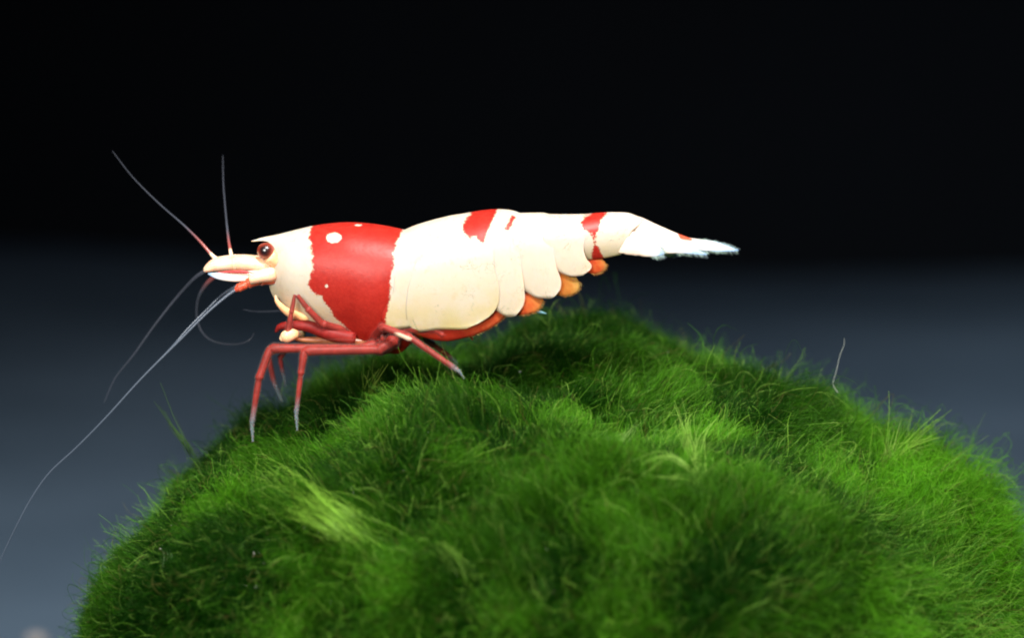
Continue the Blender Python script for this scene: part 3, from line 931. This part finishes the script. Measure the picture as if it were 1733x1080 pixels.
# ---- swimmerets
ORANGE = paddle_material('orange_swimmeret', (0.62, 0.06, 0.015), (0.74, 0.24, 0.06))
AMBER = paddle_material('amber_swimmeret', (0.62, 0.18, 0.03), (0.72, 0.36, 0.09))
REDSW = paddle_material('red_swimmeret', (0.46, 0.03, 0.012), (0.66, 0.14, 0.04))
def swim(ax, wd, th, mat, nr, ragged=0.04):
    b_ = blade('swimmeret', ax, wd, th, mat, nr, ragged=ragged)
    f_ = fringe(b_, ax, wd, nr, 80, 0.06, (0.6, 0.26, 0.08), t0=0.35, both=False, r=0.0025)
    f_['kind'] = 'stuff'


for s in (-1, 1):
    swim([W(690, 556, s * .44), W(745, 560, s * .50), W(795, 549, s * .52), W(838, 533, s * .48), W(860, 520, s * .44)], [0.06, 0.18, 0.21, 0.15, 0.02], 0.05, REDSW, (0, 1, 0.15))
    swim([W(800, 514, s * .42), W(840, 517, s * .45), W(878, 515, s * .44), W(902, 512, s * .42), W(919, 506, s * .40)], [0.08, 0.17, 0.19, 0.19, 0.15, 0.03], 0.03, ORANGE, (0, 1, 0.1), ragged=0.05)
    swim([W(905, 470, s * .34), W(935, 475, s * .36), W(955, 478, s * .34), W(968, 477, s * .32), W(977, 472, s * .30)], [0.12, 0.21, 0.235, 0.23, 0.19, 0.05], 0.022, AMBER, (0, 1, 0.1), ragged=0.05)
    swim([W(965, 440, s * .2), W(990, 444, s * .22), W(1006, 447, s * .22), W(1018, 446, s * .2), W(1024, 444, s * .18)], [0.10, 0.15, 0.17, 0.16, 0.11, 0.02], 0.02, ORANGE, (0, 1, 0.1), ragged=0.05)
blade('swimmeret', [W(862, 505, -.42), W(885, 503, -.40), W(903, 498, -.38), W(920, 492, -.34)], [0.05, 0.10, 0.09, 0.02], 0.06, REDSW, (0, 1, 0.1))
blade('swimmeret', [W(893, 522, -.3), W(910, 527, -.32), W(925, 531, -.34)], [0.012, 0.03, 0.006], 0.02, simple('clear_setae_tip', (0.10, 0.22, 0.26), 0.3), (0, 1, 0.1))


# ---- jointed tubes for legs and feelers
def tube(name, path, radii, mat, parent=None, m=12, along=None, white=None, joints=True, setae=0, sub=5, smooth=True, squash=1.0, core=False):
    if name == 'leg': radii = [r * 0.72 for r in radii]
    """path: world points at the joints; radii at joints"""
    P = np.asarray(path, float)
    if smooth:
        A = smooth_path(P, sub); rr = np.interp(np.linspace(0, len(P) - 1, len(A)), np.arange(len(P)), radii)
        jl = np.linspace(0, len(P) - 1, len(A))
    else:
        A = []; rr = []; jl = []
        for i in range(len(P) - 1):
            for t in (0, 0.04, 0.10, 0.22, 0.42, 0.62, 0.80, 0.92, 0.97):
                A.append(P[i] * (1 - t) + P[i + 1] * t)
                r = radii[i] * (1 - t) + radii[i + 1] * t
                # each segment is slim at its start, swells to its far joint
                if joints: r *= 1.0 + 0.16 * math.exp(-((t - 0.97) / 0.10) ** 2) - 0.14 * math.exp(-((t - 0.04) / 0.08) ** 2)
                rr.append(r); jl.append(i + t)
        A.append(P[-1]); rr.append(radii[-1]); jl.append(len(P) - 1)
        A = np.array(A)
        # soften the elbows a little
        A2 = A.copy(); A2[1:-1] = 0.25 * A[:-2] + 0.5 * A[1:-1] + 0.25 * A[2:]; A = A2
    n = len(A)
    seg = np.r_[0, np.cumsum(np.linalg.norm(np.diff(A, axis=0), axis=1))]; tl = seg / seg[-1]
    V = []; al = []; wh = []
    ref = Vector((0, 1, 0.05))
    for i in range(n):
        T = Vector(A[min(i + 1, n - 1)] - A[max(i - 1, 0)]).normalized()
        S = T.cross(ref)
        if S.length < 1e-3: S = T.cross(Vector((1, 0, 0)))
        S.normalize(); Nn = S.cross(T)
        for k in range(m):
            a = 2 * math.pi * k / m
            V.append((Vector(A[i]) + (S * math.cos(a) + Nn * (math.sin(a) * squash)) * float(rr[i]))[:])
            al.append(along(tl[i]) if along else tl[i])
            wv = 0.0
            if white:
                for (j0, j1, sd) in white:      # between joints, on the under (+1) or whole (0) side
                    if j0 <= jl[i] <= j1: wv = 1.0 if (sd == 0 or sd * math.cos(a) > -0.1) else 0.0
            wh.append(wv)
    F = [(i * m + k, i * m + (k + 1) % m, (i + 1) * m + (k + 1) % m, (i + 1) * m + k) for i in range(n - 1) for k in range(m)]
    F.append(tuple(range(m))[::-1]); F.append(tuple((n - 1) * m + k for k in range(m)))
    # short bristles along the segments
    for _ in range(setae):
        i = random.randint(int(n * 0.35), n - 2); a = random.choice((0, math.pi)) + random.gauss(0, 0.5)
        T = Vector(A[i + 1] - A[i - 1]).normalized(); S = T.cross(ref).normalized(); Nn = S.cross(T)
        u = random.random(); c = Vector(A[i]).lerp(Vector(A[i + 1]), u)
        o = (S * math.cos(a) + Nn * math.sin(a))
        p = c + o * float(rr[i]) * 0.9; q = p + (o * 0.6 + T * 0.8).normalized() * random.uniform(0.025, 0.05)
        b0 = len(V); w = T * 0.004; w2 = T.cross(o) * 0.004
        V += [(p - w)[:], (p + w)[:], (p + w2)[:], q[:]]
        al += [0.9] * 4; wh += [0.6] * 4
        F += [(b0, b0 + 1, b0 + 3), (b0 + 1, b0 + 2, b0 + 3), (b0 + 2, b0, b0 + 3)]
    o = mesh_obj(name, np.array(V) - shrimp_base, F, mat, parent or shrimp, attrs={'along': al, 'white': wh})
    if name == 'leg' and not core:      # the clear skin round the red flesh
        tube('cuticle', path, [r * 1.38 for r in radii], SHEATH, o, m, joints=joints, sub=sub, smooth=smooth, core=True)
    return o


lin = lambda t: t
# near walking legs
def FY(px, py, y0):
    """depth at which a foot meets the moss"""
    h, nm = on_moss(px, py)
    return y0 if h is None else float(min(-0.5, max(-2.4, h[1] - 0.20)))


fa, fb = FY(503, 729, -.88), FY(428, 748, -.82)
tube('leg', [W(672, 560, -.30), W(662, 580, -.50), W(640, 592, -.62), W(515, 594, -.80), W(509, 634, (fa - .82) / 2), W(501, 700, fa * .9 - .08), W(503, 729, fa)],
     [0.16, 0.14, 0.115, 0.105, 0.068, 0.045, 0.015], LEG, smooth=False, setae=60, along=lambda t: t * 1.0 if t < 0.72 else 0.72 + (t - 0.72) * 1.1)
tube('leg', [W(650, 560, -.28), W(640, 582, -.45), W(610, 590, -.60), W(457, 590, -.72), W(438, 642, (fb - .76) / 2), W(426, 718, fb * .9 - .08), W(428, 748, fb)],
     [0.15, 0.13, 0.10, 0.10, 0.085, 0.05, 0.018], LEG, smooth=False, setae=70)
# near hind leg stretched backwards
tube('leg', [W(630, 575, -.35), W(648, 553, -.72), W(695, 572, -.86), W(770, 624, -1.0), W(778, 629, -1.02), W(786, 642, -1.03)],
     [0.10, 0.085, 0.08, 0.06, 0.035, 0.012], LEG, smooth=False, setae=20, white=[(1.45, 2.02, -1)])
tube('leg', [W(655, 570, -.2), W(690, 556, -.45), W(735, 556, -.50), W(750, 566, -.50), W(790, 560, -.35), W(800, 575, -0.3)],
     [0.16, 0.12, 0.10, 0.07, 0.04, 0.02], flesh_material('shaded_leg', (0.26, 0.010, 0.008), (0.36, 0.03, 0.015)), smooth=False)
# far side legs
FARLEG = leg_material('far_leg_cuticle', red=(0.18, 0.010, 0.008))
tube('leg', [W(620, 570, .30), W(560, 585, .55), W(470, 590, .75), W(453, 600, .80), W(463, 645, .85), W(474, 672, .88), W(478, 680, .88)],
     [0.12, 0.10, 0.085, 0.08, 0.055, 0.04, 0.012], FARLEG, smooth=False, setae=20)
tube('leg', [W(600, 565, .35), W(540, 578, .7), W(484, 592, 1.0), W(474, 606, 1.1), W(478, 630, 1.2), W(484, 655, 1.25)],
     [0.10, 0.09, 0.07, 0.06, 0.045, 0.012], FARLEG, smooth=False, setae=10)
tube('leg', [W(665, 570, .30), W(690, 560, .60), W(735, 585, .85), W(770, 610, 1.0), W(775, 618, 1.0)],
     [0.12, 0.085, 0.07, 0.05, 0.015], FARLEG, smooth=False)
# chelate front legs folded under the mouth, cream hands
CREAM = flesh_material('cream_claw', (0.78, 0.52, 0.32), (0.78, 0.40, 0.18), 0.4)
for dy, dx, dpy in ((-.58, 0, 0), (.45, 12, -4)):
    tube('leg', [W(585 + dx, 560 + dpy, dy * .6), W(545 + dx, 548 + dpy, dy), W(520 + dx, 522 + dpy, dy * 1.12), W(503 + dx, 500 + dpy, dy * 1.15)],
         [0.10, 0.085, 0.07, 0.045], LEG, smooth=False, along=lambda t: t * 0.6)
    tube('leg', [W(499 + dx, 499 + dpy, dy * 1.15), W(493 + dx, 530 + dpy, dy * 1.15), W(487 + dx, 566 + dpy, dy * 1.12)],
         [0.042, 0.055, 0.085], LEG, smooth=False, along=lambda t: t * 0.6)
    blade('claw', [W(503 + dx, 566 + dpy, dy), W(492 + dx, 567 + dpy, dy * 1.1), W(482 + dx, 571 + dpy, dy * 1.15), W(474 + dx, 575 + dpy, dy * 1.15)], [0.07, 0.11, 0.10, 0.03], 0.085, CREAM, (0, 1, .1), n=18)
for dy in (-.36, .30):
    tube('mouthpart', [W(600, 574, dy), W(560, 566, dy * 1.2), W(520, 552, dy * 1.3), W(478, 552, dy * 1.2), W(466, 562, dy * 1.1)],
         [0.13, 0.12, 0.10, 0.06, 0.02], FARLEG, along=lambda t: t * .7)
    tube('mouthpart', [W(620, 580, dy * .8), W(570, 577, dy), W(530, 576, dy * 1.1), W(500, 574, dy * 1.1)],
         [0.09, 0.07, 0.06, 0.04], flesh_material('brown_mouthpart', (0.22, 0.06, 0.02), (0.34, 0.12, 0.05)))
    tube('mouthpart', [W(520, 538, dy * .7), W(490, 530, dy), W(470, 512, dy * 1.2), W(466, 500, dy * 1.2)],
         [0.09, 0.07, 0.04, 0.012], CREAM)

# ---- head: eyes, stalks, antennae
EYE_R = 0.150
def eye_material():
    m, nt, b, out = new_mat('compound_eye')
    g = N_(nt, 'ShaderNodeAttribute', attribute_name='iris').outputs['Fac']
    tc = N_(nt, 'ShaderNodeTexCoord').outputs['Object']
    n = noise_(nt, 20, 3, 0.6, tc)
    vo = N_(nt, 'ShaderNodeTexVoronoi'); nt.links.new(tc, vo.inputs['Vector']); vo.inputs['Scale'].default_value = 55
    c = mixc(nt, ramp01(nt, math_(nt, 'ADD', g, math_(nt, 'MULTIPLY', math_(nt, 'SUBTRACT', n.outputs['Fac'], .5), 0.25)), 0.50, 1.0), (0.24, 0.035, 0.018), (0.004, 0.002, 0.003))
    nt.links.new(c, b.inputs['Base Color'])
    b.inputs['Roughness'].default_value = 0.3
    b.inputs['Coat Weight'].default_value = 0.5; b.inputs['Coat Roughness'].default_value = 0.12
    bump = N_(nt, 'ShaderNodeBump'); bump.inputs['Strength'].default_value = 0.25; bump.inputs['Distance'].default_value = 0.004
    nt.links.new(vo.outputs['Distance'], bump.inputs['Height']); nt.links.new(bump.outputs[0], b.inputs['Normal'])
    return m


EYE = eye_material()
for s in (-1, 1):
    c = W(450, 424.5, s * 0.29) if s < 0 else W(453, 428, s * 0.30)
    V = []; F = []; ir = []
    nu, nv = 32, 20
    look = Vector((-0.05, s * 1.0, 0.18)).normalized()
    for j in range(nv + 1):
        for i in range(nu):
            th = math.pi * j / nv; ph = 2 * math.pi * i / nu
            d = Vector((math.sin(th) * math.cos(ph), math.sin(th) * math.sin(ph), math.cos(th)))
            V.append(c + np.array(d) * EYE_R * np.array([1.0, 0.95, 0.93])); ir.append(max(0, d.dot(look)))
    for j in range(nv):
        for i in range(nu):
            F.append((j * nu + i, (j + 1) * nu + i, (j + 1) * nu + (i + 1) % nu, j * nu + (i + 1) % nu))
    mesh_obj('eye', np.array(V) - shrimp_base, F, EYE, shrimp, attrs={'iris': ir})
    tube('eye_stalk', [W(480, 446, s * 0.12), W(466, 440, s * 0.24), W(455, 432, s * 0.30)], [0.13, 0.15, 0.135], CREAM, m=16)

HEADW = flesh_material('cream_head', (0.82, 0.56, 0.40), (0.80, 0.46, 0.28), 0.4, scale=5)
PINK = flesh_material('orange_red_joint', (0.50, 0.05, 0.02), (0.70, 0.18, 0.09), 0.5, scale=6)
# face under the eyes
tube('face', [W(505, 460, 0), W(480, 462, 0), W(462, 460, 0), W(450, 458, 0)], [0.42, 0.30, 0.20, 0.08], HEADW, m=20)
for s in (-1, 1):
    # three-jointed peduncle of the first antenna
    dz = 0 if s < 0 else -3
    tube('antenna_base', [W(470, 452 + dz, s * .14), W(432, 447 + dz, s * .19), W(398, 446 + dz, s * .21), W(368, 449 + dz, s * .22), W(353, 455 + dz, s * .24), W(345, 459 + dz, s * .24)],
         [0.15, 0.125, 0.125, 0.11, 0.065, 0.02], HEADW, smooth=True, m=18)
    tube('antenna_base_ring', [W(400, 446 + dz, s * .21), W(394, 446.5 + dz, s * .21)], [0.131, 0.131], HEADW, smooth=True, m=18)
    blade('antennal_scale', [W(466, 463, s * .22), W(430, 466, s * .32), W(398, 468.5, s * .37), W(370, 467, s * .40), W(352, 463, s * .42)], [0.06, 0.085, 0.085, 0.06, 0.012], 0.03, FAN, (0, -1, 0.35))
    tube('antenna_joint', [W(468, 468, s * .20), W(440, 470, s * .30), W(418, 480, s * .34), W(403, 488, s * .36), W(398, 492, s * .36)], [0.14, 0.12, 0.085, 0.065, 0.03], HEADW if s > 0 else PINK, smooth=False, m=14)
tube('antenna_joint', [W(462, 464, -.30), W(440, 468, -.40), W(422, 474, -.42)], [0.13, 0.11, 0.08], HEADW, m=14)
blade('red_stripe', [W(430, 462, -.375), W(410, 460, -.40), W(388, 460, -.41), W(368, 461, -.42)], [0.006, 0.024, 0.018, 0.004], 0.015, simple('red_pigment_line', (0.52, 0.03, 0.03), 0.4), (0, -1, .2))
bpy.data.objects['red_stripe'].name = 'antennal_scale_stripe'


def feeler_mat(name, col, alpha):
    m, nt, b, out = new_mat(name)
    b.inputs['Base Color'].default_value = (*col, 1); b.inputs['Roughness'].default_value = 0.3
    al = N_(nt, 'ShaderNodeAttribute', attribute_name='along').outputs['Fac']
    wh = N_(nt, 'ShaderNodeAttribute', attribute_name='white').outputs['Fac']
    c = mixc(nt, ramp01(nt, al, 0.10, 0.32), (0.30, 0.07, 0.06), col)
    c = mixc(nt, wh, c, (0.8, 0.6, 0.42))
    nt.links.new(c, b.inputs['Base Color'])
    b.inputs['Specular IOR Level'].default_value = 0.6
    tr = N_(nt, 'ShaderNodeBsdfTransparent'); mx = N_(nt, 'ShaderNodeMixShader')
    f = math_(nt, 'MULTIPLY', ramp01(nt, al, 0.0, 0.45), 1 - alpha)
    nt.links.new(math_(nt, 'MULTIPLY', f, math_(nt, 'SUBTRACT', 1.0, wh)), mx.inputs[0])
    nt.links.new(b.outputs[0], mx.inputs[1]); nt.links.new(tr.outputs[0], mx.inputs[2])
    nt.links.new(mx.outputs[0], out.inputs['Surface'])
    return m


FE = feeler_mat('feeler', (0.09, 0.10, 0.13), 0.28)
FE2 = feeler_mat('long_feeler', (0.085, 0.11, 0.15), 0.5)
ONE = lambda t: t
tube('antenna', [W(368, 440, .25), W(358, 431, .3), W(338, 408, .4), W(310, 380, .6), W(270, 345, .9), W(225, 300, 1.2), W(190, 255, 1.5)],
     [0.045, 0.032, 0.022, 0.016, 0.013, 0.009, 0.005], FE, white=[(0, 1.0, 0)], m=8)
tube('antenna', [W(393, 440, .3), W(390, 425, .4), W(386, 400, .7), W(382, 360, 1.2), W(378, 310, 1.7), W(377, 262, 2.1)],
     [0.042, 0.030, 0.022, 0.016, 0.011, 0.005], FE, white=[(0, 1.0, 0)], m=8)
tube('antenna', [W(352, 456, .3), W(330, 470, .5), W(300, 502, .8), W(262, 550, 1.0), W(225, 602, 1.2), W(195, 640, 1.4), W(176, 682, 1.5)],
     [0.035, 0.03, 0.025, 0.02, 0.017, 0.012, 0.006], FE, m=8, along=lambda t: 0.3 + t * .7)
tube('antenna', [W(366, 466, .35), W(350, 480, .45), W(336, 504, .7), W(333, 535, .9), W(342, 562, 1.0), W(362, 578, 1.1), (W(395, 583, 1.2)), W(420, 577, 1.3), W(431, 563, 1.3)],
     [0.045, 0.04, 0.03, 0.026, 0.022, 0.02, 0.018, 0.014, 0.008], FE, m=8, along=lambda t: 0.12 + t * .88)
tube('antenna', [W(402, 489, -.36), W(385, 500, -.38), W(350, 530, -.42), W(300, 580, -.48), W(240, 640, -.52), W(180, 706, -.55), W(130, 757, -.55), W(84, 800, -.55), W(54, 842, -.55), W(28, 890, -.55), W(2, 945, -.5), W(-20, 1000, -.5)],
     [0.035, 0.026, 0.022, 0.020, 0.018, 0.016, 0.014, 0.013, 0.012, 0.011, 0.009, 0.006], FE2, m=8, sub=8, along=lambda t: 0.3 + t * .3)
tube('antenna', [W(402, 484, .30), W(375, 500, .2), W(345, 529, .0), W(318, 556, -.2), W(296, 581, -.38), W(262, 617, -.5)],
     [0.035, 0.022, 0.018, 0.014, 0.012, 0.008], FE2, m=8, along=lambda t: 0.3 + t * .5)
tube('antenna', [W(494, 524, -.4), W(460, 527, .3), W(430, 527, .8), W(412, 524, 1.0)], [0.02, 0.02, 0.015, 0.008], FE, m=6, along=lambda t: .5 + t * .5)

# ------------------------------------------------------------------ small things on the ball and the floor
def bubble(px, py, r, n):
    h, nm = on_moss(px, py)
    if h is None: return
    p = h + nm * 0.35 - np.array(ray(px, py)) * 0.1
    bm = bmesh.new(); bmesh.ops.create_icosphere(bm, subdivisions=3, radius=r)
    for v in bm.verts: v.co *= 1 + 0.06 * noise.noise(v.co * 20)
    me = bpy.data.meshes.new('air_bubble'); bm.to_mesh(me); bm.free(); me.shade_smooth(); me.materials.append(BUB)
    o = link(bpy.data.objects.new('air_bubble', me)); o.location = p
    tag(o, n, 'bubble', 'tiny bubbles caught in the moss')


BUB, nt, b, out = new_mat('bubble_skin')
b.inputs['Base Color'].default_value = (0.85, 0.9, 0.9, 1); b.inputs['Roughness'].default_value = 0.08; b.inputs['Transmission Weight'].default_value = 0.5
bubble(1110, 622, 0.022, 'tiny bright bubble in the moss right of the dark hollow')
bubble(1046, 636, 0.016, 'tiny bubble in the moss below the tail fan')
bubble(887, 652, 0.016, 'tiny bubble at the near edge of the shaded hollow')
bubble(477, 838, 0.018, 'tiny bubble above the pale plume on the left flank')


def stray(path, r, col, label):
    P = smooth_path([W(*p) for p in path], 6)
    base = W(*path[-1])
    K = len(P)
    o = curves_obj('stray_filament', (P - ball_base)[None], (np.linspace(0.6, 1, K) * r)[None], np.tile(np.array(col), (1, K, 1)), tuft_mat, ball)
    o['label'] = label


stray([(1429, 573, 1.0), (1428, 585, 1.0), (1422, 600, 1.0), (1419, 612, 1.0), (1415, 630, 1.0), (1410, 650, 1.0), (1418, 665, 1.0)], 0.0045, (0.55, 0.6, 0.55), 'single white filament standing up against the dark background')
stray([(742, 553, 0.2), (750, 590, 0.2), (760, 612, 0.1), (768, 640, 0.0)], 0.006, (0.35, 0.4, 0.12), 'thin yellow filament behind the hind leg')


def pebble():
    bm = bmesh.new(); bmesh.ops.create_icosphere(bm, subdivisions=4, radius=1.0)
    for v in bm.verts:
        v.co *= 1 + 0.18 * noise.noise(v.co * 1.3) + 0.04 * noise.noise(v.co * 5)
        v.co.z *= 0.6
    me = bpy.data.meshes.new('pebble'); bm.to_mesh(me); bm.free(); me.shade_smooth()
    m, nt, b, out = new_mat('pale_stone'); n = noise_(nt, 4, 5, 0.6)
    nt.links.new(mixc(nt, n.outputs['Fac'], (0.32, 0.28, 0.26), (0.42, 0.40, 0.38)), b.inputs['Base Color'])
    me.materials.append(m)
    o = link(bpy.data.objects.new('pebble', me))
    d = ray(62, 1084); t = (FLOOR_Z + 0.3 - CAM[2]) / d[2]
    o.location = CAM + d * t; o.scale = (0.28, 0.28, 0.28)
    tag(o, 'small pale pebble on the tank floor beyond the left side of the moss ball', 'pebble')


pebble()
